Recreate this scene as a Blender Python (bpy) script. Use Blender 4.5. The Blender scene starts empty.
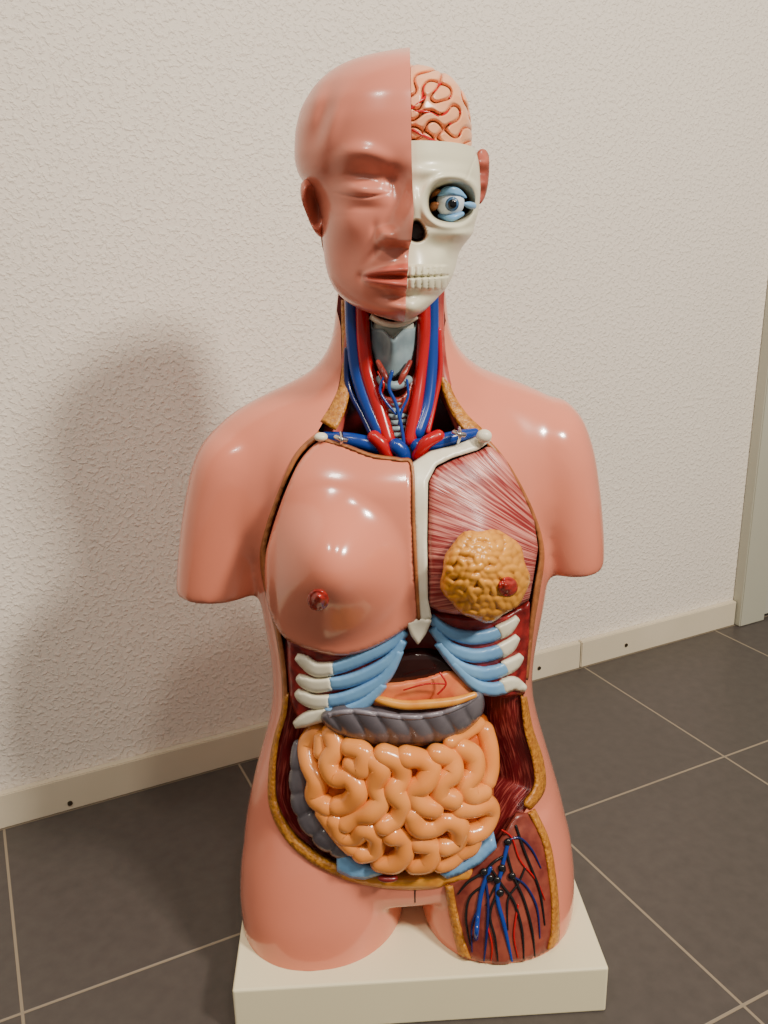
import bpy, bmesh, math
import numpy as np
from mathutils import Matrix, Vector
from mathutils.bvhtree import BVHTree
from mathutils.geometry import delaunay_2d_cdt

sc=bpy.context.scene
rng=np.random.default_rng(7)
# ------------------------------------------------------------------ camera
F=850.0; CAM=np.array([-0.028,-0.805,0.74])
R=np.array((Matrix.Rotation(math.radians(73),3,'X')@Matrix.Rotation(math.radians(-1.2),3,'Z')))
cd=bpy.data.cameras.new('camera'); co=bpy.data.objects.new('camera',cd); sc.collection.objects.link(co)
cd.sensor_fit='VERTICAL'; cd.sensor_height=36; cd.lens=F/1024*36; cd.clip_start=.01
co.matrix_world=Matrix.Translation(CAM.tolist())@(Matrix.Rotation(math.radians(73),4,'X')@Matrix.Rotation(math.radians(-1.2),4,'Z'))
sc.camera=co

def rays(px,py):
    px=np.asarray(px,float);py=np.asarray(py,float);px,py=np.broadcast_arrays(px,py)
    d=np.stack([(px-384)/F,-(py-512)/F,-np.ones_like(px)],-1)
    return d@R.T
def P(px,py,y):
    d=rays(px,py); t=(y-CAM[1])/d[...,1]
    return CAM+t[...,None]*d
def PZ(px,py,z):
    d=rays(px,py); t=(z-CAM[2])/d[...,2]
    return CAM+t[...,None]*d
def project(co_):
    q=(np.asarray(co_)-CAM)@R
    return 384+F*q[...,0]/-q[...,2], 512-F*q[...,1]/-q[...,2]
SH=.08   # slight yaw of the model
BT=.055  # base plate thickness

# ------------------------------------------------------------------ materials
def lin(c):
    c=np.array(c,float)/255.; return tuple(np.where(c<=.04045,c/12.92,((c+.055)/1.055)**2.4))+(1,)
MATS={}
def mat(name,col,rough=.32,col2=None,scale=30,amt=1.0,bump=0,bscale=60,metal=0,coat=0,attr=None,ascale=(1,1,1),lo=.35,hi=.65,spec=.5,detail=3):
    if name in MATS: return MATS[name]
    m=bpy.data.materials.new(name); m.use_nodes=True; nt=m.node_tree; b=nt.nodes['Principled BSDF']
    b.inputs['Roughness'].default_value=rough; b.inputs['Metallic'].default_value=metal
    b.inputs['Coat Weight'].default_value=coat; b.inputs['Coat Roughness'].default_value=.07
    b.inputs['Specular IOR Level'].default_value=spec
    b.inputs['Base Color'].default_value=lin(col)
    if attr:
        a=nt.nodes.new('ShaderNodeAttribute'); a.attribute_name=attr
        vm=nt.nodes.new('ShaderNodeVectorMath'); vm.operation='MULTIPLY'; vm.inputs[1].default_value=ascale
        nt.links.new(a.outputs['Vector'],vm.inputs[0]); vec=vm.outputs[0]
    else:
        tc=nt.nodes.new('ShaderNodeTexCoord'); vec=tc.outputs['Object']
    if col2 is not None:
        n=nt.nodes.new('ShaderNodeTexNoise'); n.inputs['Scale'].default_value=1 if attr else scale; n.inputs['Detail'].default_value=detail
        nt.links.new(vec,n.inputs['Vector'])
        r=nt.nodes.new('ShaderNodeValToRGB'); r.color_ramp.elements[0].position=lo; r.color_ramp.elements[1].position=hi
        c1=np.array(lin(col)); c2=np.array(lin(col2)); 
        r.color_ramp.elements[0].color=tuple(c1); r.color_ramp.elements[1].color=tuple(c1*(1-amt)+c2*amt)
        nt.links.new(n.outputs['Fac'],r.inputs[0]); nt.links.new(r.outputs[0],b.inputs['Base Color'])
        if attr and bump:
            bp=nt.nodes.new('ShaderNodeBump'); bp.inputs['Strength'].default_value=bump; bp.inputs['Distance'].default_value=.002
            nt.links.new(n.outputs['Fac'],bp.inputs['Height']); nt.links.new(bp.outputs[0],b.inputs['Normal'])
    if bump and not attr:
        n2=nt.nodes.new('ShaderNodeTexNoise'); n2.inputs['Scale'].default_value=bscale
        nt.links.new(vec,n2.inputs['Vector'])
        bp=nt.nodes.new('ShaderNodeBump'); bp.inputs['Strength'].default_value=bump; bp.inputs['Distance'].default_value=.002
        nt.links.new(n2.outputs['Fac'],bp.inputs['Height']); nt.links.new(bp.outputs[0],b.inputs['Normal'])
    MATS[name]=m; return m
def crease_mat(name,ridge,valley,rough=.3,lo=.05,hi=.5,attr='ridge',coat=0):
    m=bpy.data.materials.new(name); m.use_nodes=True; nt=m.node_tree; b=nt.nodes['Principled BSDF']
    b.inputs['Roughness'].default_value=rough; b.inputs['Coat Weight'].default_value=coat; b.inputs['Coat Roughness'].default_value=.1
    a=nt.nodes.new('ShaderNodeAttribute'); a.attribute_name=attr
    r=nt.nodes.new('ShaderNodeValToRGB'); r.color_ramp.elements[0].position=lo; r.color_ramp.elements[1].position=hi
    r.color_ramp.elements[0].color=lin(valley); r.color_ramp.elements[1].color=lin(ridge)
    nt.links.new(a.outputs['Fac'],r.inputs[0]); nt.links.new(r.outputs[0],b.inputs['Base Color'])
    return m
SKIN=mat('skin_plastic',(223,134,107),.19,(217,124,98),6,.6,coat=.5)
FACE=mat('face_plastic',(208,124,102),.28,(200,114,93),8,.6)
FACEM=crease_mat('face_plastic_lips',(192,92,76),(208,124,102),.26,0,1,'mask',.2)
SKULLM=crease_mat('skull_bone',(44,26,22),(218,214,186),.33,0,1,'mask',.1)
WHITE=mat('white_bone',(234,230,208),.3,(216,208,176),60,.5)
BLUEC=mat('cartilage_blue',(124,176,218),.3,(100,152,204),40,.6)
OCHRE=mat('fat_ochre',(196,132,44),.4,(146,84,28),220,.8,bump=.8,bscale=300)
OCHRE_EDGE=mat('edge_ochre',(170,106,60),.4,(130,74,40),80,.6)
DRED=mat('dark_red_muscle',(118,26,26),.3,(80,16,18),40,.8)
RIBM=mat('intercostal_red',(158,40,38),.3,(90,16,20),90,.9,bump=.3,bscale=150)
RED=mat('artery_red',(176,16,22),.22)
VBLUE=mat('vein_blue',(22,58,140),.22)
DBLUE=mat('vein_dark_blue',(20,32,90),.22)
BLACKV=mat('vessel_black',(24,24,26),.22)
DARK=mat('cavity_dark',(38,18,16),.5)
LIVER=mat('liver_brown',(48,20,18),.15,(34,14,14),20,.7)
COLON=mat('colon_grey',(102,97,102),.22,(78,73,80),40,.7,coat=.2)
STOM=mat('pancreas_orange',(232,140,88),.28,(206,92,60),40,.8)
YEL=mat('fat_yellow',(228,158,56),.32,(204,120,36),90,.7)
PINKM=mat('neck_muscle_pink',(182,84,72),.35,(140,40,38),(60),.8)
CREAM=mat('base_cream',(234,226,190),.4,(230,220,182),4,.6)
LARY=mat('larynx_grey',(150,172,178),.3,(112,134,144),50,.8)
NIP=mat('nipple_red',(172,46,36),.2,(134,28,24),150,.7)
EYEW=mat('eye_white',(206,218,228),.08)
EYEB=mat('eye_blue',(70,104,140),.1,(34,56,90),300,.8)
PUP=mat('eye_pupil',(12,12,16),.05)
METAL=mat('clip_metal',(200,200,200),.25,metal=1)
PECT=mat('pectoral_fibres',(134,36,38),.34,(218,142,128),attr='fv',ascale=(60,.8,1),lo=.42,hi=.66,bump=.5,detail=2)
WALLM=mat('abdominal_wall_fibres',(108,22,26),.34,(192,92,80),attr='fv',ascale=(1,1,1),lo=.5,hi=.75,bump=.4)
INTEST=mat('small_intestine_orange',(238,152,74),.20,(229,135,56),30,.7,coat=.2)
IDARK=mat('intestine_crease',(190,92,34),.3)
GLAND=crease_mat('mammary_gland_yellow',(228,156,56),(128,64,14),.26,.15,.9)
BRAINM=crease_mat('brain_peach',(232,162,118),(198,122,84),.28,.0,.5)
THIGHM=mat('thigh_muscle_dark',(108,42,36),.3,(146,72,54),60,.9,bump=.3,bscale=90)

# ------------------------------------------------------------------ torso parent
torso=bpy.data.objects.new('anatomical_torso_model',None); sc.collection.objects.link(torso)
def mesh_obj(name,verts,faces,mats,parent=torso,smooth=True,attrs=None,midx=None):
    me=bpy.data.meshes.new(name)
    me.from_pydata([tuple(map(float,v)) for v in verts],[],[tuple(int(i) for i in f) for f in faces])
    if not isinstance(mats,(list,tuple)): mats=[mats]
    for m in mats: me.materials.append(m)
    if midx is not None: me.polygons.foreach_set('material_index',np.asarray(midx,np.int32))
    if attrs:
        for k,v in attrs.items():
            v=np.asarray(v,np.float32)
            if v.ndim==1:
                a=me.attributes.new(k,'FLOAT','POINT'); a.data.foreach_set('value',v)
            else:
                a=me.attributes.new(k,'FLOAT_VECTOR','POINT'); a.data.foreach_set('vector',v.ravel())
    me.validate(); me.update()
    if smooth: me.polygons.foreach_set('use_smooth',[True]*len(me.polygons))
    bm=bmesh.new(); bm.from_mesh(me); bmesh.ops.recalc_face_normals(bm,faces=bm.faces); bm.to_mesh(me); bm.free()
    ob=bpy.data.objects.new(name,me); sc.collection.objects.link(ob)
    if parent is not None: ob.parent=parent
    return ob

def catmull(pts,n,closed=False):
    pts=np.asarray(pts,float); N=len(pts); out=[]
    segs=N if closed else N-1
    for i in range(segs):
        if closed: p0,p1,p2,p3=pts[(i-1)%N],pts[i],pts[(i+1)%N],pts[(i+2)%N]
        else: p0,p1,p2,p3=pts[max(i-1,0)],pts[i],pts[i+1],pts[min(i+2,N-1)]
        for k in range(n):
            t=k/n
            out.append(.5*((2*p1)+(-p0+p2)*t+(2*p0-5*p1+4*p2-p3)*t*t+(-p0+3*p1-3*p2+p3)*t**3))
    if not closed: out.append(pts[-1])
    return np.array(out)
def resample(pts,step,closed=False):
    if closed: pts=np.vstack([pts,pts[:1]])
    d=np.r_[0,np.cumsum(np.linalg.norm(np.diff(pts[:,:2],axis=0),axis=1))]
    n=max(3,int(round(d[-1]/step)))
    s=np.linspace(0,d[-1],n+1)
    o=np.stack([np.interp(s,d,pts[:,k]) for k in range(pts.shape[1])],1)
    return o[:-1] if closed else o
def inpoly(px,py,poly):
    c=np.zeros(px.shape,bool); j=len(poly)-1
    for i in range(len(poly)):
        xi,yi=poly[i][:2]; xj,yj=poly[j][:2]
        if yi!=yj: c^=((yi>py)!=(yj>py))&(px<(xj-xi)*(py-yi)/(yj-yi)+xi)
        j=i
    return c
def bdist(px,py,poly):
    q=np.stack([px,py],1); best=np.full(len(px),1e9)
    a=np.asarray(poly)[:,:2]; b=np.roll(a,-1,0)
    for i in range(len(a)):
        ab=b[i]-a[i]; L=ab@ab+1e-12
        t=np.clip(((q-a[i])@ab)/L,0,1); e=q-(a[i]+t[:,None]*ab)
        best=np.minimum(best,np.sqrt((e**2).sum(1)))
    return best
def smooth1(v,s):
    k=np.exp(-.5*(np.arange(-3*s,3*s+1)/s)**2); k/=k.sum()
    p=np.pad(v,3*s,mode='reflect',reflect_type='odd'); return np.convolve(p,k,'valid')

def plate(name,poly,yfn,mats,thick=.006,step=3.0,er=3.0,erm=.003,smooth=True,attr=None,parent=torso):
    poly=np.asarray(poly,float)
    if smooth: poly=catmull(poly,8,True)
    poly=resample(poly,step,True)
    x0,y0=poly.min(0)[:2]; x1,y1=poly.max(0)[:2]
    gx,gy=np.meshgrid(np.arange(x0,x1,step),np.arange(y0,y1,step*.87))
    gx=gx+(np.arange(gx.shape[0])%2)[:,None]*step*.5
    gx=gx.ravel();gy=gy.ravel()
    k=inpoly(gx,gy,poly); gx=gx[k];gy=gy[k]
    d=bdist(gx,gy,poly); k=d>step*.55; gx=gx[k];gy=gy[k];d=d[k]
    nb=len(poly)
    X=np.r_[poly[:,0],gx]; Y=np.r_[poly[:,1],gy]
    vs=[Vector((a,b)) for a,b in zip(X,Y)]
    res=delaunay_2d_cdt(vs,[],[list(range(nb))],1,1e-5)
    V=np.array([tuple(v) for v in res[0]]); fs=res[2]
    dd=bdist(V[:,0],V[:,1],poly)
    yy=yfn(V[:,0],V[:,1])
    ex={}
    if isinstance(yy,tuple): yy,ex=yy
    rr=np.clip(dd/er,0,1); yb=yy+thick
    yy=yy+erm*(1-np.sqrt(np.clip(1-(1-rr)**2,0,1)))
    A=P(V[:,0],V[:,1],yy)
    B=A.copy(); B[:,1]=np.maximum(yb,A[:,1]+.001)
    n=len(A); faces=[tuple(f) for f in fs]
    cnt={}
    for f in faces:
        for a,b in zip(f,f[1:]+f[:1]): cnt[(a,b)]=1
    side=[(a,b) for (a,b) in cnt if (b,a) not in cnt]
    faces2=faces+[tuple(i+n for i in reversed(f)) for f in faces]+[(b,a,a+n,b+n) for a,b in side]
    at={}
    if attr is not None:
        for k2,v2 in attr(V[:,0],V[:,1]).items(): at[k2]=np.concatenate([v2,v2])
    for k2,v2 in ex.items(): at[k2]=np.concatenate([v2,v2])
    return mesh_obj(name,np.vstack([A,B]),faces2,mats,parent,True,at)

def tube(name,pts,rad,m,n=12,sub=8,parent=torso,world=False,flat=1.0,wob=0):
    pts=np.asarray(pts,float)
    if not world:
        pts=np.array([P(a,b,c) for a,b,c in pts])
    rad=np.full(len(pts),rad) if np.isscalar(rad) else np.asarray(rad,float)
    q=catmull(np.c_[pts,rad],sub); C=q[:,:3]; r=np.maximum(q[:,3],.0002)
    if wob: r=r*(1-wob+wob*2*np.abs(np.sin(np.arange(len(r))*np.pi/sub))**.6)
    T=np.gradient(C,axis=0); T/=np.linalg.norm(T,axis=1)[:,None]+1e-12
    nrm=np.array([0,-1.,0]); V=[]
    ce=[(.96,.28),(.85,.53),(.6,.8),(.3,.954)]
    Cs=[C[0]-T[0]*r[0]*a for a,b in ce]+list(C)+[C[-1]+T[-1]*r[-1]*a for a,b in ce[::-1]]
    Ts=[T[0]]*4+list(T)+[T[-1]]*4; rs=[r[0]*b for a,b in ce]+list(r)+[r[-1]*b for a,b in ce[::-1]]
    for c,t,rr in zip(Cs,Ts,rs):
        nn=nrm-t*(nrm@t); nn/=np.linalg.norm(nn)+1e-12; bb=np.cross(t,nn); nrm=nn if abs(nrm@t)>.95 else nrm
        a=np.linspace(0,2*np.pi,n,endpoint=False)
        V.append(c+rr*(np.cos(a)[:,None]*nn*flat+np.sin(a)[:,None]*bb))
    M=len(V); V=np.vstack(V); faces=[]
    for i in range(M-1):
        for k in range(n):
            k2=(k+1)%n; faces.append((i*n+k,i*n+k2,(i+1)*n+k2,(i+1)*n+k))
    faces.append(tuple(range(n-1,-1,-1))); faces.append(tuple((M-1)*n+k for k in range(n)))
    return mesh_obj(name,V,faces,m,parent)

def blob(name,px,py,y,rx,ry,rd,m,parent=torso,seg=24):
    c=P(px,py,y); V=[];faces=[]
    for i in range(seg+1):
        th=math.pi*i/seg
        for k in range(seg):
            a=2*math.pi*k/seg
            V.append((c[0]+rx*math.sin(th)*math.cos(a),c[1]+rd*math.sin(th)*math.sin(a),c[2]+ry*math.cos(th)))
    for i in range(seg):
        for k in range(seg):
            k2=(k+1)%seg; faces.append((i*seg+k,i*seg+k2,(i+1)*seg+k2,(i+1)*seg+k))
    return mesh_obj(name,V,faces,m,parent)

def strip(path,w):
    path=np.asarray(path,float); w=np.full(len(path),w) if np.isscalar(w) else np.asarray(w,float)
    q=catmull(np.c_[path,w],6); T=np.gradient(q[:,:2],axis=0); T/=np.linalg.norm(T,axis=1)[:,None]+1e-9
    N=np.c_[-T[:,1],T[:,0]]
    return np.vstack([q[:,:2]+N*q[:,2:]/2,(q[:,:2]-N*q[:,2:]/2)[::-1]])

def laby(seed,lam,n=640,bw=.22,it=40,gain=1.6):
    r=np.random.default_rng(seed); u=r.standard_normal((n,n))
    k=np.fft.fftfreq(n); K=np.hypot(*np.meshgrid(k,k)); k0=1/lam
    G=np.exp(-((K-k0)/(bw*k0))**2)
    for _ in range(it):
        u=np.real(np.fft.ifft2(np.fft.fft2(u)*G)); u/=u.std(); u=np.tanh(gain*u)
    u=np.real(np.fft.ifft2(np.fft.fft2(u)*np.exp(-(K/(2.2*k0))**2))); return u/np.abs(u).max()
def samp(A,x,y):
    n=A.shape[0]; x=np.mod(x,n-1.001);y=np.mod(y,n-1.001)
    i=np.floor(y).astype(int);j=np.floor(x).astype(int);fy=y-i;fx=x-j
    return (A[i,j]*(1-fx)+A[i,j+1]*fx)*(1-fy)+(A[i+1,j]*(1-fx)+A[i+1,j+1]*fx)*fy
def g2(px,py,cx,cy,sx,sy): return np.exp(-((px-cx)/sx)**2-((py-cy)/sy)**2)
def sst(x): x=np.clip(x,0,1); return x*x*(3-2*x)

# ------------------------------------------------------------------ body skin (lofts -> voxel union)
def loft(rows,nr=60,na=64,p=2.25):
    rows=np.array(rows,float); t=np.linspace(rows[0,0],rows[-1,0],nr)
    V=[]
    c=[np.interp(t,rows[:,0],rows[:,k]) for k in range(5)]
    for k in range(1,5): c[k]=smooth1(c[k],2)
    for py,xl,xr,yc,hd in zip(*c):
        A=P(xl,py,yc);B=P(xr,py,yc); cx=(A[0]+B[0])/2; hw=(B[0]-A[0])/2; z=(A[2]+B[2])/2
        a=np.linspace(0,2*np.pi,na,endpoint=False); ca,sa=np.cos(a),np.sin(a)
        x=cx+hw*np.sign(ca)*np.abs(ca)**(2/p); y0=np.sign(sa)*np.abs(sa)**(2/p)*hd
        V.append(np.c_[x,yc+y0+SH*x,np.full(na,z)])
    M=len(V); faces=[]
    for i in range(M-1):
        for k in range(na):
            k2=(k+1)%na; faces.append((i*na+k,i*na+k2,(i+1)*na+k2,(i+1)*na+k))
    faces.append(tuple(range(na-1,-1,-1))); faces.append(tuple((M-1)*na+k for k in range(na)))
    return np.vstack(V),faces
parts=[
 loft([(240,345,438,.03,.04),(290,337,446,.03,.045),(330,334,449,.03,.048),(350,330,455,.028,.05),(362,321,466,.025,.05),(375,304,486,.022,.052),(388,282,514,.02,.055),(402,262,532,.015,.062),(430,256,538,.005,.078),(460,254,542,0,.088),(500,255,546,0,.092),(560,258,551,0,.094),(600,264,546,0,.092),(650,274,535,0,.088),(690,275,531,0,.086),(720,268,538,0,.088),(760,256,550,-.002,.092),(800,248,562,-.004,.096),(845,243,572,-.006,.098),(850,262,560,-.006,.09)],90),
 loft([(368,312,476,.02,.03),(378,294,500,.018,.04),(388,268,528,.016,.046),(400,243,552,.014,.052),(415,222,574,.012,.057),(435,207,588,.008,.062),(460,200,594,.006,.066),(500,200,594,.005,.068),(535,225,570,.004,.062),(565,262,540,.004,.05)],50,80,2.3),
 loft([(412,236,270,.014,.015),(422,218,285,.012,.035),(436,205,292,.01,.048),(458,196,293,.01,.055),(500,188,282,.01,.055),(545,183,273,.008,.052),(583,181,266,.006,.048)],40,48,2.15),
 loft([(400,535,566,.014,.015),(410,520,580,.012,.035),(425,510,588,.01,.048),(455,508,597,.01,.055),(500,520,603,.01,.055),(540,533,606,.008,.052),(568,540,606,.006,.047)],40,48,2.15),
 loft([(790,258,405,-.006,.08),(830,245,409,-.008,.094),(865,243,409,-.014,.101),(899,247,403,-.018,.102)],30,64,2.2),
 loft([(790,415,556,-.006,.08),(830,415,570,-.010,.094),(865,415,574,-.020,.101),(899,421,573,-.031,.102)],30,64,2.2)]
V=[];Fc=[];o=0
for v,f in parts:
    V.append(v); Fc+= [tuple(i+o for i in q) for q in f]; o+=len(v)
body=mesh_obj('body_skin',np.vstack(V),Fc,SKIN)
md=body.modifiers.new('r','REMESH'); md.mode='VOXEL'; md.voxel_size=.0032; md.use_smooth_shade=True
ms=body.modifiers.new('s','SMOOTH'); ms.factor=.6; ms.iterations=30
dg=bpy.context.evaluated_depsgraph_get()
me=bpy.data.meshes.new_from_object(body.evaluated_get(dg)); body.modifiers.clear(); body.data=me
co_=np.empty(len(me.vertices)*3,np.float32); me.vertices.foreach_get('co',co_); co_=co_.reshape(-1,3)
low=co_[:,2]<BT+.003; co_[low,2]=BT+.0002
me.vertices.foreach_set('co',co_.ravel()); me.update()
BV=BVHTree.FromPolygons([tuple(v) for v in co_],[tuple(p.vertices) for p in me.polygons])
def skin_y(px,py):
    px=np.asarray(px,float);py=np.asarray(py,float); d=rays(px,py); out=np.full(px.shape,np.nan); cam=Vector(CAM)
    for i in range(px.size):
        h=BV.ray_cast(cam,Vector(d[i]).normalized())
        if h[0] is not None: out[i]=h[0].y
    bad=np.isnan(out)
    if bad.any(): out[bad]=0.0
    return np.minimum(out,.03)

OPEN=[(342,285),(341,330),(341,370),(334,400),(316,434),(298,456),(280,495),(266,540),(264,565),(270,598),(278,630),(284,665),(286,700),(279,735),(273,770),(273,803),(288,834),(315,858),(345,876),(400,886),(446,880),(480,868),(508,838),(527,808),(540,790),(537,760),(524,715),(525,680),(531,625),(537,590),(541,552),(532,515),(512,474),(492,446),(468,428),(450,400),(444,370),(444,330),(445,285)]
op=resample(catmull(OPEN,6,True),5,True)
oy=skin_y(op[:,0],op[:,1]); OA=P(op[:,0],op[:,1],oy)
n=len(OA); f1=OA.copy(); f1[:,1]=-.3; f2=OA.copy(); f2[:,1]=.012
cut=mesh_obj('opening_cutter',np.vstack([f1,f2]),[tuple(range(n)),tuple(range(2*n-1,n-1,-1))]+[(i,(i+1)%n,(i+1)%n+n,i+n) for i in range(n)],DRED,smooth=False)
bd=body.modifiers.new('b','BOOLEAN'); bd.operation='DIFFERENCE'; bd.solver='EXACT'; bd.object=cut
try: bd.material_mode='TRANSFER'
except Exception: pass
dg=bpy.context.evaluated_depsgraph_get()
me2=bpy.data.meshes.new_from_object(body.evaluated_get(dg)); body.modifiers.clear(); body.data=me2
bpy.data.objects.remove(cut,do_unlink=True)
me2.polygons.foreach_set('use_smooth',[True]*len(me2.polygons))
try: body.data.set_sharp_from_angle(angle=math.radians(50))
except Exception: pass

def S(off): return lambda px,py: skin_y(px,py)+off
def rim(name,path,w,m,off=-.0025,th=.008,**k):
    return plate(name,strip(path,w),S(off),m,thick=th,step=3,er=3,erm=.002,smooth=False,**k)
rim('fat_rim_left_neck',[(343,300),(344,330),(346,360),(345,385),(338,408),(328,426)],[4,5,8,11,16,18],OCHRE)
rim('fat_rim_right_neck',[(442,300),(442,340),(443,370),(449,395),(462,418),(478,434)],[4,5,8,10,13,14],OCHRE)
rim('fat_rim_left_chest',[(320,434),(298,454),(280,492),(265,538),(263,565),(269,600),(277,630),(283,668),(285,700)],[6,5,4,5,6,5,5,5,5],OCHRE_EDGE,-.0035)
rim('fat_rim_right_chest',[(482,436),(508,466),(532,512),(542,552),(537,592),(532,625),(526,680)],[6,4,4,5,6,5,5],OCHRE_EDGE)
rim('fat_rim_left_belly',[(286,694),(283,716),(276,740),(272,770),(273,805),(288,836),(314,859),(343,874)],[5,6,6,7,8,9,10,9],OCHRE,-.0045)
rim('fat_rim_right_belly',[(524,697),(529,730),(538,760),(540,788),(527,808)],[6,9,11,11,9],OCHRE,-.003)

def wallfn(px,py):
    d=bdist(px,py,op); return skin_y(px,py)+.002+d*.0011
def wattr(px,py):
    d=bdist(px,py,op); return {'fv':np.stack([d*.55,py*.05,0*d],1)}
plate('abdominal_wall_left',[(286,640),(300,640),(306,700),(308,730),(318,760),(318,800),(345,840),(370,862),(372,882),(345,877),(315,860),(288,836),(273,804),(273,770),(279,735),(286,700),(283,665)],wallfn,WALLM,thick=.01,attr=wattr)
plate('abdominal_wall_right',[(500,640),(531,625),(526,680),(524,715),(537,760),(540,790),(527,808),(508,838),(478,862),(465,850),(480,820),(485,760),(480,700)],wallfn,WALLM,thick=.01,attr=wattr)

# ------------------------------------------------------------------ chest shield
def chest_y(px,py):
    y=skin_y(np.clip(px,276,531),np.clip(py,425,705))
    y=y-.006-.010*sst((py-440)/60)
    b=np.sqrt(((px-326)/86)**2+((py-576)/(92-18*sst((py-560)/40)))**2)
    y-= .046*np.where(b<1,(1-b*b)**2,0)
    b=np.sqrt(((px-485)/84)**2+((py-570)/84)**2)
    y-= .030*np.where(b<1,(1-b*b)**2,0)
    return y
plate('chest_skin_half',[(323,440),(345,446),(372,456),(400,460),(411,464),(413,520),(415,570),(418,618),(408,627),(385,642),(362,652),(338,656),(310,650),(285,638),(272,618),(266,596),(265,560),(272,530),(286,490),(302,458)],chest_y,SKIN,thick=.008,step=3,er=4,erm=.004)
plate('chest_cut_edge',strip([(323,440),(345,446),(372,456),(400,460),(412,466),(413.5,520),(416,570),(419,620)],3.0),lambda a,b:chest_y(a,b)-.001,OCHRE_EDGE,thick=.006,step=2,er=2,erm=.001,smooth=False)
plate('sternum',[(412,464),(430,452),(455,446),(485,434),(492,440),(478,450),(452,458),(436,466),(428,482),(427,540),(428,600),(432,618),(420,624),(416,600),(415,540)],lambda a,b:chest_y(a,b)+.001,WHITE,thick=.008,step=2.5,er=3,erm=.002,smooth=False)
plate('xiphoid_process',[(406,622),(420,618),(432,620),(426,634),(418,645),(411,636)],lambda a,b:chest_y(a,b)+.000,WHITE,thick=.006,step=2,er=3,erm=.002,smooth=False)
def pfv(px,py):
    ang=np.arctan2(py-575,px-600); r=np.hypot(px-600,py-575)
    return {'fv':np.stack([ang,r*.02,0*r],1)}
plate('pectoral_muscle',[(429,480),(437,468),(454,460),(480,451),(492,444),(506,460),(522,492),(534,520),(538,548),(533,580),(529,600),(505,614),(470,616),(440,612),(429,606),(428,540)],lambda a,b:chest_y(a,b)+.003,PECT,thick=.008,step=3,er=5,erm=.004,attr=pfv,smooth=False)
lob=[]
for i in range(-7,8):
    for k in range(-7,8):
        x=485+k*8.2+(i%2)*4.1+rng.uniform(-2,2); y=576+i*7.6+rng.uniform(-2,2)
        if np.hypot(x-485,y-576)<50: lob.append((x,y,rng.uniform(0,np.pi),rng.uniform(.8,1.1)))
def gland_y(px,py):
    h=np.zeros(px.shape)
    for x,y,a,s in lob:
        u_=(px-x)*np.cos(a)+(py-y)*np.sin(a); v_=-(px-x)*np.sin(a)+(py-y)*np.cos(a)
        h=np.maximum(h,s*np.sqrt(np.clip(1-(u_/8.5)**2-(v_/5.2)**2,0,1)))
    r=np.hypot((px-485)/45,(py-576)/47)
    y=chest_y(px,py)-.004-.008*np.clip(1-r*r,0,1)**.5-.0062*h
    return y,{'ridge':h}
th=np.linspace(0,2*np.pi,40,endpoint=False)
rr=1+.03*np.sin(5*th)+.03*np.sin(9*th+1)
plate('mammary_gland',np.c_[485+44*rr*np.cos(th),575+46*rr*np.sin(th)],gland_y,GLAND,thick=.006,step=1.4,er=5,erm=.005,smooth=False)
def nip(name,cx,cy,base,s,h,seed):
    L=laby(seed,9,256,.4,6)
    def f(px,py):
        r=np.hypot(px-cx,py-cy)/s
        return base(px,py)-.001-.002*np.clip(1-r,0,1)**.4-h*np.exp(-(r*1.9)**4)-.0012*np.abs(samp(L,px,py))
    plate(name,np.c_[cx+s*np.cos(th),cy+s*np.sin(th)],f,NIP,thick=.004,step=1.2,er=3,erm=.002)
nip('nipple_left',318,600,chest_y,11,.006,3)
nip('nipple_right',508,587,lambda a,b:gland_y(a,b)[0]-.001,10,.005,4)

# ------------------------------------------------------------------ ribs and middle organs
def rib_y(px,py):
    return skin_y(np.clip(px,285,522),np.clip(py,425,720))-.008
plate('intercostal_muscle_left',[(287,640),(340,655),(380,646),(404,628),(408,640),(394,664),(384,686),(362,704),(335,716),(300,724),(290,700),(288,670)],lambda a,b:rib_y(a,b)+.004,RIBM,thick=.008,smooth=False)
plate('intercostal_muscle_right',[(428,612),(470,618),(505,616),(530,602),(529,640),(525,694),(505,698),(478,690),(452,670),(436,645)],lambda a,b:rib_y(a,b)+.004,RIBM,thick=.008,smooth=False)
def rb(name,path,w,m,off): plate(name,strip(path,w),lambda a,b:rib_y(a,b)+off,m,thick=.007,step=2,er=4.5,erm=.004,smooth=False)
LB=[[(406,631),(390,645),(368,656),(346,665),(330,670)],[(404,640),(390,660),(368,674),(346,682),(328,684)],[(400,650),(386,676),(366,690),(344,699),(326,702)],[(384,684),(366,702),(344,712),(324,714)]]
LW=[[(334,669),(316,670),(304,662),(296,657)],[(332,684),(316,686),(304,682),(297,677)],[(330,702),(314,702),(302,697),(296,692)],[(328,714),(312,718),(302,722),(294,726)]]
for i,(a,b) in enumerate(zip(LB,LW)):
    rb('costal_cartilage_left_%d'%(i+1),a,[9,12,13,13,12][:len(a)],BLUEC,-.003-.0005*i); rb('rib_end_left_%d'%(i+1),b,[13,14,12,6],WHITE,-.004)
RB=[[(430,618),(448,632),(470,638),(490,636),(504,630)],[(432,628),(450,648),(472,656),(492,654),(506,648)],[(438,643),(458,666),(480,674),(498,672),(510,666)],[(452,662),(474,684),(492,690),(506,687)]]
RW=[[(498,633),(508,628),(518,618)],[(500,652),(510,646),(518,637)],[(504,669),(514,664),(522,656)],[(502,688),(514,684),(526,690)]]
for i,(a,b) in enumerate(zip(RB,RW)):
    rb('costal_cartilage_right_%d'%(i+1),a,[9,12,13,13,12][:len(a)],BLUEC,-.003-.0005*i); rb('rib_end_right_%d'%(i+1),b,[14,13,6],WHITE,-.004)
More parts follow.
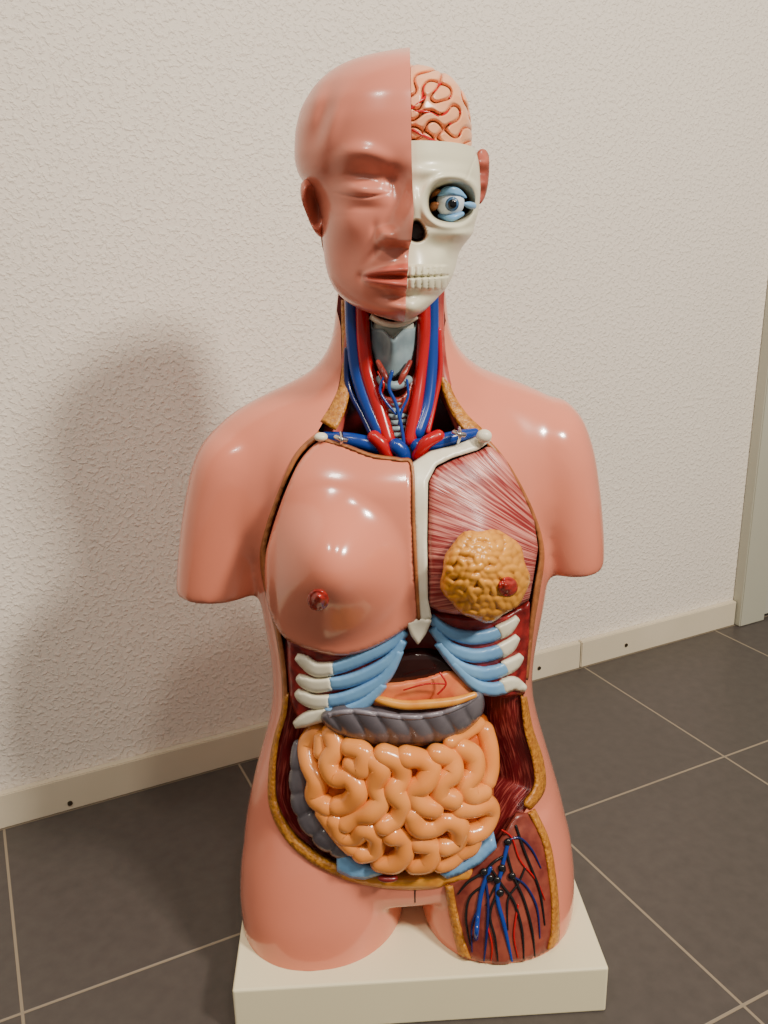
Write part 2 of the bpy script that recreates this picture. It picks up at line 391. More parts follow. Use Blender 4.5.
def mid(off,bul=0,c=(420,670),s=(60,30)):
    return lambda a,b: skin_y(a,np.clip(b,425,880))+off-bul*g2(a,b,c[0],c[1],*s)
plate('diaphragm',[(398,630),(440,628),(448,650),(446,668),(396,668),(392,650)],mid(.012),mat('diaphragm_red',(140,44,40),.3,(100,26,26),40,.8),thick=.01)
plate('liver',[(382,672),(396,654),(425,650),(446,656),(460,672),(450,686),(410,690),(385,692)],mid(.006,.010),LIVER,thick=.03,er=8,erm=.008)
plate('stomach_cut',[(368,702),(376,685),(400,681),(425,676),(448,669),(464,674),(479,688),(470,702),(440,708),(405,711),(380,711)],mid(-.002,.008,(425,695)),STOM,thick=.03,er=7,erm=.008)
tube('stomach_fat_edge',[(370,696,-.094),(384,701,-.1),(405,705,-.102),(430,704,-.102),(455,701,-.1),(474,695,-.094)],[.003,.004,.0045,.0045,.004,.003],YEL)
tube('stomach_vessel',[(440,673,-.1),(446,684,-.104),(438,694,-.106)],.0009,RED)
tube('stomach_vessel_branch',[(446,684,-.104),(426,684,-.105),(404,690,-.104)],.0008,RED,n=8)
def colon_y(px,py):
    y=skin_y(px,py)-.006
    s=np.abs(np.sin(px*.14+np.sin(py*.1)))**.5
    cy=724-((px-402)/80)**2*14
    return y-.012*np.clip(1-((py-cy)/22)**2,0,1)**.5-.004*s
plate('transverse_colon',[(322,714),(340,708),(368,708),(400,712),(435,710),(462,702),(476,690),(484,698),(482,715),(465,732),(440,744),(405,748),(370,746),(340,736),(324,724)],colon_y,COLON,thick=.02,step=2.2,er=7,erm=.007)
plate('colon_taenia',strip([(328,716),(350,712),(380,715),(410,718),(440,714),(465,704),(478,694)],5),lambda a,b:colon_y(a,b)-.001,mat('colon_light',(128,122,130),.3),thick=.003,step=2,er=2,erm=.001,smooth=False)
def dome(px,py):
    r=np.hypot((px-400)/118,(py-795)/98)
    return skin_y(px,np.clip(py,600,872))+.012-.036*np.clip(1-r**2.4,0,1)**.7
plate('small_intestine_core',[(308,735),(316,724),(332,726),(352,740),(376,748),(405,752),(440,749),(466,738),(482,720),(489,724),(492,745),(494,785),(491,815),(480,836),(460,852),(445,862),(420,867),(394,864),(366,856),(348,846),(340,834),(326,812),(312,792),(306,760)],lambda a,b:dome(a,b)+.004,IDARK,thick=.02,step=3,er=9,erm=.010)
IP=[([(318,731),(309,745),(310,764),(318,780),(316,796),(327,806)],11),
([(333,733),(336,748),(329,762),(336,776),(350,778),(358,790),(350,802),(338,806)],11),
([(350,747),(364,753),(362,768),(352,764)],10.5),([(369,758),(380,768),(375,784),(381,798),(372,811),(358,815),(346,822)],11),
([(384,755),(398,762),(401,777),(394,790),(402,803),(396,817),(384,824)],11),
([(406,757),(420,759),(430,768),(424,783),(413,790),(420,803),(433,808)],11),
([(436,754),(449,758),(452,772),(442,782),(440,794),(452,799)],11),
([(460,748),(472,756),(474,772),(464,784),(470,794),(482,792)],11),
([(484,731),(489,748),(490,768),(486,780)],10),
([(458,808),(473,808),(485,804),(490,812),(483,828),(470,834)],10.5),
([(412,814),(418,826),(432,826),(446,820),(458,826),(456,840),(444,846)],11),
([(336,820),(343,834),(356,836),(366,828),(376,836),(374,850),(362,852)],10.5),
([(392,834),(402,838),(404,852),(394,862),(380,862)],11),([(418,842),(430,846),(428,860),(414,864)],11),
([(462,850),(450,860),(440,864)],9),([(474,834),(470,846),(460,852)],9.5),([(325,812),(332,824),(342,836),(352,846)],9.5),([(322,738),(322,752)],9),([(450,742),(478,724)],7.5)]
for i,(p,r) in enumerate(IP):
    p=np.array(p,float); y=dome(p[:,0],p[:,1])+.0015*np.sin(np.arange(len(p))*2.1+i)
    q=[(a,b,c) for (a,b),c in zip(p,y)]
    rad=[r*.00098*(1+.07*np.sin(k*2.3+i*1.7)) for k in range(len(q))]
    tube('small_intestine_loop_%d'%(i+1),q,rad,INTEST,n=20,sub=8)
cp=[(298,745),(299,768),(301,790),(307,810),(320,828),(336,842),(350,852)]
ty=skin_y(np.array([a for a,b in cp],float),np.array([b for a,b in cp],float))
tube('ascending_colon',[(a,b,y-.001) for (a,b),y in zip(cp,ty)],[.006,.009,.011,.0125,.0135,.013,.008],COLON,n=20,sub=10,wob=.10)
# pelvis
plate('pelvic_fat',[(338,868),(362,874),(400,878),(446,874),(470,868),(470,880),(447,884),(440,888),(418,890),(390,889),(360,884),(340,877)],S(-.004),YEL,thick=.02)
plate('pelvis_bone_left',[(336,850),(350,856),(362,864),(390,872),(364,880),(350,878),(337,872)],S(-.010),BLUEC,thick=.012,er=3,smooth=False)
plate('pelvis_bone_right',[(440,874),(470,856),(494,834),(497,848),(480,864),(462,874),(447,879)],S(-.010),BLUEC,thick=.012,er=3,smooth=False)
blob('pubic_cut_spot',388,878,-.118,.010,.0035,.005,DRED)
ys=skin_y(np.array([416.,415.,415.]),np.array([884.,892.,902.]))
tube('crotch_line',[(416,884,ys[0]),(415,892,ys[1]),(415,902,ys[2])],.0008,DARK)

# thigh window
TH=[(448,884),(470,872),(496,846),(516,814),(530,812),(545,835),(553,870),(558,905),(560,935),(557,954),(540,961),(515,966),(490,967),(468,964),(460,945),(452,910)]
plate('thigh_window',TH,S(-.003),THIGHM,thick=.006,smooth=False)
plate('thigh_fat_edge_inner',strip([(449,886),(453,912),(460,942),(467,963)],[8,9,10,11]),S(-.006),OCHRE,thick=.006,step=2,er=3,smooth=False)
plate('thigh_fat_edge_outer',strip([(532,812),(546,842),(552,875),(555,905),(555,932),(551,954)],[8,8,8,8,9,10]),S(-.006),OCHRE,thick=.006,step=2,er=3,smooth=False)
def vy(pts,off):
    pts=np.array(pts,float); pts[:,1]=np.minimum(pts[:,1],962); y=skin_y(pts[:,0],pts[:,1])+off; return [(a,b,c) for (a,b),c in zip(pts,y)]
VES=[([(490,868),(482,890),(478,915),(476,938),(474,961)],.0024,VBLUE),([(484,872),(488,900),(487,930),(484,961)],.0015,DBLUE),
([(508,843),(502,868),(497,895),(504,925),(512,961)],.0022,VBLUE),([(506,850),(513,875),(524,900),(532,930),(535,957)],.0014,BLACKV),
([(492,870),(502,885),(514,902),(522,930),(524,959)],.0014,BLACKV),([(516,826),(524,850),(532,870),(540,892),(545,925)],.0014,BLACKV),
([(484,885),(470,897),(466,918),(470,945)],.0013,BLACKV),([(497,893),(490,915),(495,938),(498,961)],.0013,BLACKV),
([(512,876),(526,886),(537,908),(540,938)],.0012,DBLUE),([(480,905),(472,925),(472,952)],.0011,DBLUE),([(508,840),(520,838),(532,850),(541,868)],.0012,DBLUE),
([(504,856),(494,862),(484,872),(468,882),(458,894)],.0015,BLACKV),([(487,925),(492,945),(491,961)],.0010,RED),([(518,905),(514,935),(518,958)],.0010,RED),([(502,830),(512,838),(520,860),(536,880),(545,900)],.0010,RED),([(505,870),(496,885),(486,905)],.0011,BLACKV),([(525,868),(518,884),(508,900),(508,930)],.0011,BLACKV)]
for i,(p,r,m) in enumerate(VES): tube('thigh_vessel_%d'%(i+1),vy(p,-.004),[r]*(len(p)-1)+[r*.5],m,n=8,sub=6)
for i,(a,b) in enumerate([(484,872),(490,878),(508,842),(497,880),(512,876),(502,868),(500,893)]):
    y=float(skin_y(np.array([a]),np.array([b]))[0]); blob('lymph_node_%d'%(i+1),a,b,y-.005,.004,.004,.003,BLACKV,seg=12)

# ------------------------------------------------------------------ neck
plate('neck_back_muscle',[(343,285),(444,285),(445,370),(456,400),(480,436),(480,462),(320,462),(318,436),(338,400),(343,350)],lambda a,b:.002+0*a,DRED,thick=.015,smooth=False)
tube('neck_muscle_left',[(350,290,-.004),(351,335,-.010),(346,380,-.018),(336,418,-.03),(330,440,-.045)],[.006,.006,.008,.009,.009],PINKM)
tube('neck_muscle_right',[(438,290,-.004),(438,335,-.010),(443,380,-.018),(458,415,-.03),(470,437,-.045)],[.006,.006,.007,.008,.009],PINKM)
tube('jugular_vein_left',[(352,290,-.016),(353,330,-.022),(357,370,-.03),(368,405,-.042),(380,432,-.055)],[.0065,.0068,.007,.007,.006],VBLUE)
tube('jugular_vein_right',[(432,290,-.016),(432,330,-.022),(431,370,-.03),(427,405,-.042),(418,432,-.055)],[.006,.0062,.006,.006,.006],VBLUE)
tube('carotid_left',[(362,290,-.02),(363,330,-.027),(367,370,-.034),(378,405,-.046),(388,440,-.058)],[.006,.0065,.0068,.007,.007],RED)
tube('carotid_right',[(424,290,-.02),(424,330,-.027),(421,370,-.034),(416,405,-.046),(410,440,-.058)],[.0055,.006,.0055,.006,.006],RED)
tube('neck_side_vein_left',[(347,350,-.024),(348,385,-.032),(362,415,-.044),(372,436,-.054)],.0028,DBLUE)
tube('neck_side_artery_right',[(439,330,-.022),(440,370,-.03),(434,405,-.042),(428,432,-.054)],.0025,RED)
def lary_y(px,py): return -.040-.012*np.exp(-((px-393)/9)**2)*sst((380-py)/50)+.012*((px-393)/22)**2+.003*g2(px,py,382,348,5,10)+.003*g2(px,py,405,348,5,10)
plate('hyoid_bone',strip([(370,316),(380,322),(394,325),(407,322),(417,316)],6),lambda a,b:-.046+.012*((a-394)/22)**2,WHITE,thick=.008,step=1.5,er=3,smooth=False)
plate('thyroid_cartilage',[(371,320),(373,328),(383,329),(393,340),(403,329),(414,328),(417,320),(417,345),(411,362),(400,374),(393,378),(386,374),(376,362),(370,345)],lary_y,LARY,thick=.015,step=1.6,er=3,smooth=False)
plate('larynx_membrane',[(375,322),(393,326),(413,322),(410,345),(376,345)],lambda a,b:-.036+.010*((a-393)/22)**2,mat('membrane_pale',(186,190,176),.35),thick=.01,step=2)
tube('cricoid_cartilage',[(380,380,-.038),(387,384,-.047),(394,386,-.050),(401,384,-.047),(408,380,-.038)],.0042,LARY,n=12)
def thy_y(px,py): return -.047+.016*((px-394)/24)**2-.004*sst((py-370)/30)
THR=mat('thyroid_red',(156,60,48),.3,(104,26,26),120,.9,bump=.5,bscale=200)
plate('thyroid_gland',[(370,370),(377,380),(384,394),(394,398),(404,394),(412,379),(417,368),(418,392),(412,410),(402,414),(394,408),(386,414),(377,408),(370,392)],thy_y,THR,thick=.012,step=1.6,er=4)
tube('cricothyroid_muscle_left',[(378,362,-.040),(384,374,-.048),(389,384,-.051)],[.0022,.003,.002],THR)
tube('cricothyroid_muscle_right',[(410,362,-.040),(404,374,-.048),(399,384,-.051)],[.0022,.003,.002],THR)
for i in range(8):
    y0=402+i*6.2; tube('trachea_ring_%d'%(i+1),[(382,y0,-.034),(388,y0+1,-.046),(395,y0+2,-.049),(402,y0+1,-.046),(408,y0,-.034)],.0024,LARY,n=8)
tube('thyroid_vein_1',[(392,372,-.052),(389,388,-.055),(396,404,-.057),(402,430,-.062),(404,446,-.064)],.0016,VBLUE,n=8)
tube('thyroid_vein_2',[(384,376,-.05),(380,390,-.052),(386,402,-.055),(396,414,-.058)],.0012,VBLUE,n=8)
tube('thyroid_vein_3',[(407,380,-.05),(408,396,-.053),(402,410,-.057),(399,424,-.06)],.0012,VBLUE,n=8)
tube('laryngeal_artery',[(378,372,-.046),(384,385,-.052),(380,398,-.05)],.001,RED,n=8)
tube('subclavian_vein_left',[(326,438,-.052),(342,439,-.058),(360,442,-.062),(378,447,-.062)],[.006,.0065,.007,.007],VBLUE)
tube('subclavian_vein_right',[(418,446,-.062),(438,442,-.062),(456,437,-.058),(474,433,-.05)],[.007,.007,.006,.005],VBLUE)
tube('brachiocephalic_vein',[(396,446,-.066),(402,452,-.066),(404,462,-.064)],.007,VBLUE)
tube('aortic_branch_left',[(374,437,-.066),(382,445,-.068),(388,458,-.066)],.006,RED)
tube('aortic_branch_right',[(438,436,-.064),(426,443,-.068),(418,456,-.066)],.006,RED)
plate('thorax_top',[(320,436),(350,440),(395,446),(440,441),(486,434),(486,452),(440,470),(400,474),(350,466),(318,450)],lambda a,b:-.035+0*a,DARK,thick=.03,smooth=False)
for nm,a,b in [('clip_left',341,440),('clip_right',459,435)]:
    tube(nm,[(a-5,b-3,-.072),(a,b-1,-.076),(a+5,b,-.074)],.0022,METAL,n=8); tube(nm+'_hook',[(a,b-7,-.07),(a+1,b,-.078),(a-1,b+7,-.07)],.0016,METAL,n=8)
blob('clavicle_end_left',321,437,-.07,.006,.004,.006,WHITE); blob('clavicle_end_right',484,436,-.066,.007,.006,.006,WHITE)

# ------------------------------------------------------------------ head
def half_head(name,rows,side,disp,mats,nr=230,na=120,parent=torso,pw=2.0,zf=.6):
    rows=np.array(rows,float); t=np.linspace(rows[0,0],rows[-1,0],nr)
    sg=max(2,int(4*nr/230))
    hw,yc,hd=[smooth1(np.interp(t,rows[:,0],rows[:,k]),sg) for k in (1,2,3)]
    hw=np.maximum(hw,.5); hd=np.maximum(hd,.001)
    xm=np.interp(t,[50,215,260,320],[410,412.5,408,404.5])
    a=np.linspace(0,np.pi,na); V=np.zeros((nr,na,3))
    for i in range(nr):
        c=P(xm[i],t[i],yc[i]-zf*hd[i]); c0=P(xm[i],t[i],yc[i]); c1=P(xm[i]+side*hw[i],t[i],yc[i]); w=abs(c1[0]-c0[0])
        sa=np.abs(np.sin(a))**(2/pw); ca=np.sign(np.cos(a))*np.abs(np.cos(a))**(2/pw)
        cf=P(xm[i],t[i],yc[i]-hd[i])
        V[i,:,0]=cf[0]+side*w*sa + (c0[0]-cf[0])*(sa)
        V[i,:,1]=yc[i]-hd[i]*ca+SH*(V[i,:,0]-0.0)*.6
        V[i,:,2]=c[2]
    X,Y=project(V)
    fr=sst((np.cos(a)+.1)/.4)[None,:]
    D,ex=disp(X,Y)
    V[:,:,1]-=D*fr
    at={k_:(np.where(np.cos(a)[None,:]>0,v_,0) if k_=='mask' else v_).ravel() for k_,v_ in ex.items()}
    vs=V.reshape(-1,3); faces=[]
    for i in range(nr-1):
        for k in range(na-1):
            faces.append((i*na+k,i*na+k+1,(i+1)*na+k+1,(i+1)*na+k))
        faces.append((i*na,(i+1)*na,(i+1)*na+na-1,i*na+na-1))
    faces.append(tuple(range(na))); faces.append(tuple((nr-1)*na+k for k in range(na)))
    o=mesh_obj(name,vs,faces,mats,parent,True,at)
    try: o.data.set_sharp_from_angle(angle=math.radians(55))
    except Exception: pass
    return o
gp=lambda c,s_: np.exp(-((c)/s_)**2)
def face_disp(x,y):
    d=0*x
    up=sst((y-160)/72); w=7+12*sst((y-185)/48); end=1-sst((y-(241-.12*(413-x)))/9)
    d+= (.004+.029*up**1.15)*np.exp(-(np.abs(x-415)/w)**2.3)*sst((y-148)/24)*end
    d+= .0125*np.exp(-(np.abs(x-386)/9.5)**2.4-(np.abs(y-237)/8.5)**2.6)
    d-= .0025*g2(x,y,375,232,4,9)
    d-= .010*g2(x,y,366,180,27,15)+.006*g2(x,y,394,180,9,16)
    d+= .010*g2(x,y,361,188,21,11)
    line=193+4*np.clip(1-((x-362)/26)**2,0,1)
    d-= .0020*gp(y-line,1.7)*gp(x-362,19)
    lid=177-4*np.clip(1-((x-360)/30)**2,0,1)
    d-= .0008*gp(y-lid,3)*gp(x-362,20)
    d-= .0012*gp(y-208,4.5)*gp(x-366,18)
    brow=153+((x-360)/30)**2*7
    d+= .0045*gp(y-brow,9)*gp(x-362,27)
    d+= .006*g2(x,y,343,222,20,20)
    d-= .003*g2(x,y,350,262,14,24)
    d-= .0028*gp(y-(228+(400-x)*1.0),6)*g2(x,y,376,250,13,18)
    T=np.sqrt(np.clip((x-362)/42,0,1))
    d+= .007*g2(x,y,405,270,40,20)
    d+= .0075*T*gp(y-(276.5-7.5*T),1.5+4.5*T)
    d-= .0065*T*gp(y-276.8,2.0)
    d+= .0090*T*gp(y-(277.5+7.5*T),1.5+4.8*T)
    d-= .0045*gp(y-297,4)*gp(x-406,22)
    d-= .0022*g2(x,y,410,257,3.5,6)
    d-= .0025*g2(x,y,361,277,4,5)
    d+= .010*g2(x,y,403,309,22,10)
    d+= .0035*np.sin((x+.4*y)*.20)*g2(x,y,322,118,16,32)
    d-= .004*g2(x,y,330,170,12,22)
    lip=np.clip(np.minimum((y-(276-14*T)),((278+13.5*T)-y))/2.0,0,1)*(x>363)
    return d,{'mask':lip}
hr=[(48.5,12,0,.010),(51,44,0,.036),(56,68,0,.056),(65,84,0,.068),(78,98,0,.08),(98,110,0,.09),(120,115.5,0,.095),(150,117,0,.098),(168,113,0,.097),(182,103,0,.095),(200,94,-.004,.090),(220,90,-.010,.084),(240,87,-.014,.079),(260,83,-.018,.074),(278,78,-.022,.070),(292,70,-.026,.066),(302,60,-.03,.06),(311,45,-.036,.05),(317,28,-.045,.034),(321,8,-.055,.012)]
half_head('face_skin_half',hr,-1,face_disp,[FACEM],nr=300,na=160)
def skull_disp(x,y):
    d=0*x
    e=(np.abs(x-451)/25)**2.3+(np.abs(y-202)/22)**2.3; er=e**.435
    d-= .034*(1-sst((er-.70)/.30))
    d+= .0045*np.exp(-((er-1.12)/.16)**2)
    n=((x-417)/(6+.25*np.clip(y-215,0,30)))**2+((y-231)/13)**2
    d-= .016*(1-sst((n**.5-.6)/.4))
    d+= .008*g2(x,y,414,203,6,14)
    d+= .008*g2(x,y,462,234,13,6)+.003*g2(x,y,440,232,14,6)
    d-= .013*g2(x,y,464,258,14,13)
    d-= .005*g2(x,y,437,247,12,8)
    d+= .005*g2(x,y,420,276,26,18)
    t=np.abs(np.sin((x-408)*np.pi/6.5))**.45
    win=sst((y-264)/3)*(1-sst((y-287)/4))*(1-sst((x-446)/4))
    d+= .0030*t*win
    d-= .0045*np.exp(-((y-277-(x-410)*-.04)/1.2)**2)*win
    d-= .003*np.exp(-((y-296)/4)**2)*(1-sst((x-436)/10))
    d+= .006*g2(x,y,415,309,14,8)
    d+= .004*g2(x,y,440,172,32,7)
    d-= .0012*np.exp(-((x-(478-.4*(y-150)))/1.0)**2)*(y<180)
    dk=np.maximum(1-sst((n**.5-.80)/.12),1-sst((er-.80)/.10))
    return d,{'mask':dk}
sr=[(146,64,0,.090),(160,67,0,.091),(185,68,0,.090),(205,66,0,.088),(220,63,-.004,.085),(234,62,-.008,.080),(243,56,-.012,.076),(252,51,-.016,.073),(265,49,-.02,.070),(280,45,-.024,.067),(292,39,-.028,.062),(302,30,-.033,.056),(310,22,-.038,.048),(316,14,-.045,.036),(321,4,-.055,.012)]
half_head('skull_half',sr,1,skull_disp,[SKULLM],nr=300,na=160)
LBn=laby(12,21,gain=.9,bw=.5,it=4)
def brain_disp(x,y):
    v=np.sin(np.clip(np.abs(samp(LBn,x,y))*1.7,0,1)*np.pi/2)**.8; return .0085*v,{'ridge':v}
half_head('brain_half',[(67,8,.0,.014),(70,28,0,.034),(76,41,0,.048),(86,51,0,.062),(100,57,0,.071),(120,60,0,.075),(138,60,0,.075),(150,58,0,.073)],1,brain_disp,[BRAINM],nr=220,na=260)
def by(px,py):
    h=np.interp(py,[67,70,76,86,100,120,138,150],[.014,.034,.048,.062,.071,.075,.075,.073]); w=np.interp(py,[67,70,76,86,100,120,138,150],[8,28,41,51,57,60,60,58])
    return -h*math.sqrt(max(0,1-((px-411)/w)**2))-.0088
for i,p in enumerate([[(412,108),(422,100),(432,92),(444,90),(450,98)],[(432,92),(440,84),(448,84)],[(413,112),(426,112),(440,118),(455,128),(462,140)],[(440,118),(448,112),(458,112),(464,118)],[(413,130),(424,136),(436,142)],[(420,101),(424,88),(420,78)]]):
    tube('brain_artery_%d'%(i+1),[(a,b,by(a,b)) for a,b in p],.0012,RED,n=6)
blob('eyeball',450,203,-.056,.0120,.0112,.0125,EYEW,seg=32)
blob('iris',452,204,-.0668,.0058,.0058,.0026,EYEB,seg=20); blob('pupil',452.3,204,-.0688,.0036,.0036,.0014,PUP,seg=16)
plate('eyelid_upper',[(437,196),(441,189),(450,186),(460,189),(467,198),(458,196),(450,194.5),(443,196)],lambda a,b:-.0695+.010*((a-451)/16)**2,BLUEC,thick=.006,step=1.2,er=2)
tube('eye_muscle_medial',[(430,208,-.052),(434,206,-.060),(437,204,-.064)],[.0035,.0035,.0015],OCHRE_EDGE)
tube('eye_muscle_superior',[(431,196,-.052),(436,192,-.060),(440,191,-.064)],[.0025,.0025,.0012],OCHRE_EDGE)
tube('eye_muscle_lateral',[(473,206,-.043),(469,205,-.052),(465,204,-.058)],[.003,.0028,.0015],BLUEC)
tube('eye_muscle_inferior',[(440,216,-.056),(451,218,-.064),(462,214,-.060)],[.002,.0028,.002],BLUEC)
# ears
def ear_y(px,py):
    cx=313+.15*(py-207); e=((px-cx)/12)**2+((py-208)/28)**2
    return -.030-.007*np.exp(-((e**.5-.80)/.20)**2)+.005*g2(px,py,317,206,5,13)+.0009*(px-314)
plate('ear_left',[(301,184),(307,179),(315,182),(322,192),(326,206),(328,222),(326,235),(320,237),(313,229),(306,213),(301,198)],ear_y,FACE,thick=.022,step=1.5,er=4,erm=.004)
plate('ear_right',[(478,152),(484,149),(489,156),(489,176),(486,194),(480,204),(476,195),(477,170)],lambda a,b:-.004+.0006*(a-478)+.003*np.sin(b*.3),mat('ear_cut_red',(176,92,74),.35,(130,56,48),80,.8),thick=.02,step=2,er=3)
plate('ear_cut_strip',[(321,232),(327,236),(331,250),(331,268),(326,258),(322,246)],lambda a,b:-.012+0*a,mat('ear_bone_brown',(150,86,68),.4),thick=.02,step=2)

# ------------------------------------------------------------------ base plate
fl_=PZ(232,991,BT); fr_=PZ(609,968,BT)
wv=(fr_-fl_); wl=np.hypot(wv[0],wv[1]); wv=wv/wl; bv=np.array([-wv[1],wv[0],0]); dp=.28
bm=bmesh.new()
bmesh.ops.create_cube(bm,size=1)
for v in bm.verts:
    p=fl_+wv*wl*(v.co.x+.5)+bv*dp*(v.co.y+.5); v.co=Vector((p[0],p[1],BT if v.co.z>0 else 0.0))
bmesh.ops.bevel(bm,geom=bm.edges[:],offset=.0025,segments=3,affect='EDGES',profile=.5)
me=bpy.data.meshes.new('base_plate'); bm.to_mesh(me); bm.free(); me.materials.append(CREAM)
ob=bpy.data.objects.new('base_plate',me); sc.collection.objects.link(ob); ob.parent=torso

# ------------------------------------------------------------------ room
W0=PZ(0,830,0);W1=PZ(735,625,0); u=W1-W0; UL=float(np.linalg.norm(u)); u/=UL
wang=math.atan2(u[1],u[0]); RM=Matrix.Translation(W0.tolist())@Matrix.Rotation(wang,4,'Z')
def box(name,x0,x1,y0,y1,z0,z1,m,bev=0,parent=None):
    bm=bmesh.new(); bmesh.ops.create_cube(bm,size=1)
    for v in bm.verts: v.co=Vector((x0+(x1-x0)*(v.co.x+.5),y0+(y1-y0)*(v.co.y+.5),z0+(z1-z0)*(v.co.z+.5)))
    if bev: bmesh.ops.bevel(bm,geom=bm.edges[:],offset=bev,segments=2,affect='EDGES')
    me=bpy.data.meshes.new(name); bm.to_mesh(me); bm.free(); me.materials.append(m)
    o=bpy.data.objects.new(name,me); sc.collection.objects.link(o)
    if parent is None: o.matrix_world=RM
    else: o.parent=parent
    return o
m=bpy.data.materials.new('stucco_wall'); m.use_nodes=True; nt=m.node_tree; b=nt.nodes['Principled BSDF']; b.inputs['Roughness'].default_value=.7; b.inputs['Specular IOR Level'].default_value=.3
tc=nt.nodes.new('ShaderNodeTexCoord')
n1=nt.nodes.new('ShaderNodeTexNoise'); n1.inputs['Scale'].default_value=165; n1.inputs['Detail'].default_value=3; n1.inputs['Roughness'].default_value=.5; n1.inputs['Distortion'].default_value=.3
n2=nt.nodes.new('ShaderNodeTexNoise'); n2.inputs['Scale'].default_value=45; n2.inputs['Detail'].default_value=2
n3=nt.nodes.new('ShaderNodeTexNoise'); n3.inputs['Scale'].default_value=1.5
for q in (n1,n2,n3): nt.links.new(tc.outputs['Object'],q.inputs['Vector'])
r1=nt.nodes.new('ShaderNodeValToRGB'); r1.color_ramp.interpolation='EASE'; r1.color_ramp.elements[0].position=.46; r1.color_ramp.elements[1].position=.70
nt.links.new(n1.outputs['Fac'],r1.inputs[0])
mx=nt.nodes.new('ShaderNodeMath'); mx.operation='MULTIPLY_ADD'; mx.inputs[1].default_value=.35
nt.links.new(n2.outputs['Fac'],mx.inputs[0]); nt.links.new(r1.outputs[0],mx.inputs[2])
bp=nt.nodes.new('ShaderNodeBump'); bp.inputs['Strength'].default_value=.55; bp.inputs['Distance'].default_value=.0021
nt.links.new(mx.outputs[0],bp.inputs['Height']); nt.links.new(bp.outputs[0],b.inputs['Normal'])
cr=nt.nodes.new('ShaderNodeValToRGB'); cr.color_ramp.elements[0].color=lin((228,219,206)); cr.color_ramp.elements[1].color=lin((234,226,214))
nt.links.new(n3.outputs['Fac'],cr.inputs[0]); nt.links.new(cr.outputs[0],b.inputs['Base Color'])
box('wall_back',-2.6,3.2,.012,.14,0,2.6,m)
m=bpy.data.materials.new('floor_tiles'); m.use_nodes=True; nt=m.node_tree; b=nt.nodes['Principled BSDF']; b.inputs['Roughness'].default_value=.42
tc=nt.nodes.new('ShaderNodeTexCoord'); br=nt.nodes.new('ShaderNodeTexBrick'); br.offset=0; br.squash=1
br.inputs['Scale'].default_value=1; br.inputs['Brick Width'].default_value=.3295; br.inputs['Row Height'].default_value=.3295; br.inputs['Mortar Size'].default_value=.0020; br.inputs['Mortar Smooth'].default_value=.3; br.inputs['Bias'].default_value=0
mp=nt.nodes.new('ShaderNodeMapping'); mp.inputs['Location'].default_value=(3.2950-.005,3.295,0)
nt.links.new(tc.outputs['Object'],mp.inputs['Vector']); nt.links.new(mp.outputs[0],br.inputs['Vector'])
ns=nt.nodes.new('ShaderNodeTexNoise'); ns.inputs['Scale'].default_value=60; ns.inputs['Detail'].default_value=6
nt.links.new(tc.outputs['Object'],ns.inputs['Vector'])
cr=nt.nodes.new('ShaderNodeValToRGB'); cr.color_ramp.elements[0].color=lin((68,62,59)); cr.color_ramp.elements[1].color=lin((76,70,66)); cr.color_ramp.elements[0].position=.3; cr.color_ramp.elements[1].position=.7
nt.links.new(ns.outputs['Fac'],cr.inputs[0]); nt.links.new(cr.outputs[0],br.inputs['Color1']); nt.links.new(cr.outputs[0],br.inputs['Color2'])
br.inputs['Mortar'].default_value=lin((136,124,106)); nt.links.new(br.outputs['Color'],b.inputs['Base Color'])
bp=nt.nodes.new('ShaderNodeBump'); bp.invert=True; bp.inputs['Strength'].default_value=.5; bp.inputs['Distance'].default_value=.002
nt.links.new(br.outputs['Fac'],bp.inputs['Height']); nt.links.new(bp.outputs[0],b.inputs['Normal'])
box('floor',-2.6,3.2,-3.2,.14,-.06,0,m)
BBM=mat('baseboard_paint',(214,204,180),.45,(206,196,170),12,.5)
j=float((PZ(580,668,0)-W0)@u)
bb=bpy.data.objects.new('baseboard_back',None); sc.collection.objects.link(bb); bb.matrix_world=RM
box('board_1',-2.6,j-.001,0,.012,0.0005,.052,BBM,.0015,parent=bb)
box('board_2',j+.001,UL-.002,0,.012,0.0005,.052,BBM,.0015,parent=bb)
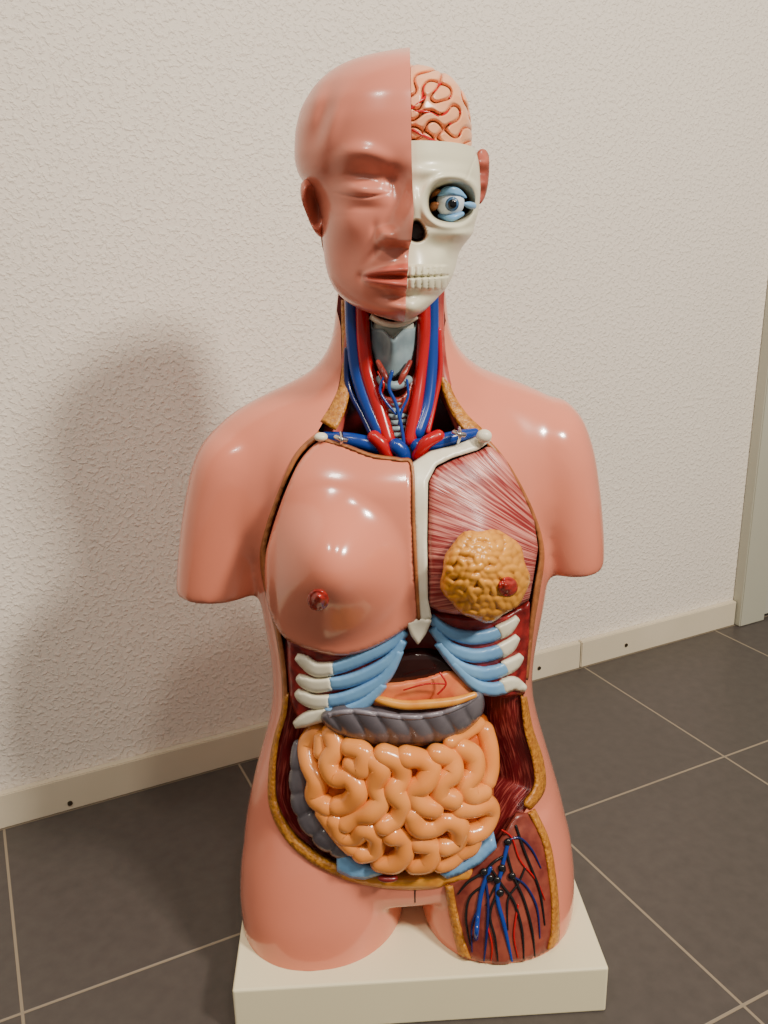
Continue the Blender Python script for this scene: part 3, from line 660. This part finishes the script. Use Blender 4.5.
for i,(a,b_) in enumerate([(70,803),(539,668),(626,645)]):
    d=rays(a,b_); nv=np.array([-u[1],u[0],0]); t=((W0-CAM)@nv)/(d@nv); q=CAM+t*d-W0
    bpy.ops.mesh.primitive_cylinder_add(radius=.0035,depth=.002,vertices=20,location=(float(q@u),-.0006,float(q[2])),rotation=(math.pi/2,0,0))
    s=bpy.context.object; s.name='screw_%d'%(i+1); s.data.materials.append(mat('screw_metal',(110,100,86),.35,metal=1)); s.parent=bb
DM=mat('door_paint',(180,180,164),.4,(172,172,154),6,.4)
dr=bpy.data.objects.new('door_1',None); sc.collection.objects.link(dr); dr.matrix_world=RM
box('frame_left',UL,UL+.07,-.012,.012,0,2.12,DM,.002,parent=dr)
box('leaf',UL+.073,UL+.95,-.002,.0119,.006,2.045,mat('door_leaf',(182,182,168),.4),.002,parent=dr)
box('frame_right',UL+.953,UL+1.023,-.012,.012,0,2.12,DM,.002,parent=dr)
box('frame_top',UL+.0701,UL+.9529,-.012,.012,2.05,2.12,DM,.002,parent=dr)
box('handle_plate',UL+.87,UL+.91,-.008,-.0021,.95,1.13,METAL,.002,parent=dr)
tube('handle_lever',[(UL+.89,-.008,1.07),(UL+.89,-.045,1.07),(UL+.87,-.055,1.07),(UL+.78,-.055,1.07)],.009,METAL,parent=dr,world=True)

# ------------------------------------------------------------------ light
def area(name,loc,target,size,power,col):
    l=bpy.data.lights.new(name,'AREA'); l.shape='SQUARE'; l.size=size; l.energy=power; l.color=col
    o=bpy.data.objects.new(name,l); sc.collection.objects.link(o); o.location=loc
    o.rotation_euler=(Vector(target)-Vector(loc)).to_track_quat('-Z','Y').to_euler(); return o
area('ceiling_lamp',(1.30,-1.12,1.98),(-.1,.1,.5),.27,64,(1,.90,.77))
area('ceiling_lamp',(.45,-1.3,2.4),(0,.1,.4),.20,17,(1,.90,.78))
area('ceiling_lamp',(-.65,-1.1,2.4),(0,.1,.4),.20,12,(1,.90,.78))
w=bpy.data.worlds.new('World'); sc.world=w; w.use_nodes=True; w.node_tree.nodes['Background'].inputs[0].default_value=(1,.89,.79,1); w.node_tree.nodes['Background'].inputs[1].default_value=.34
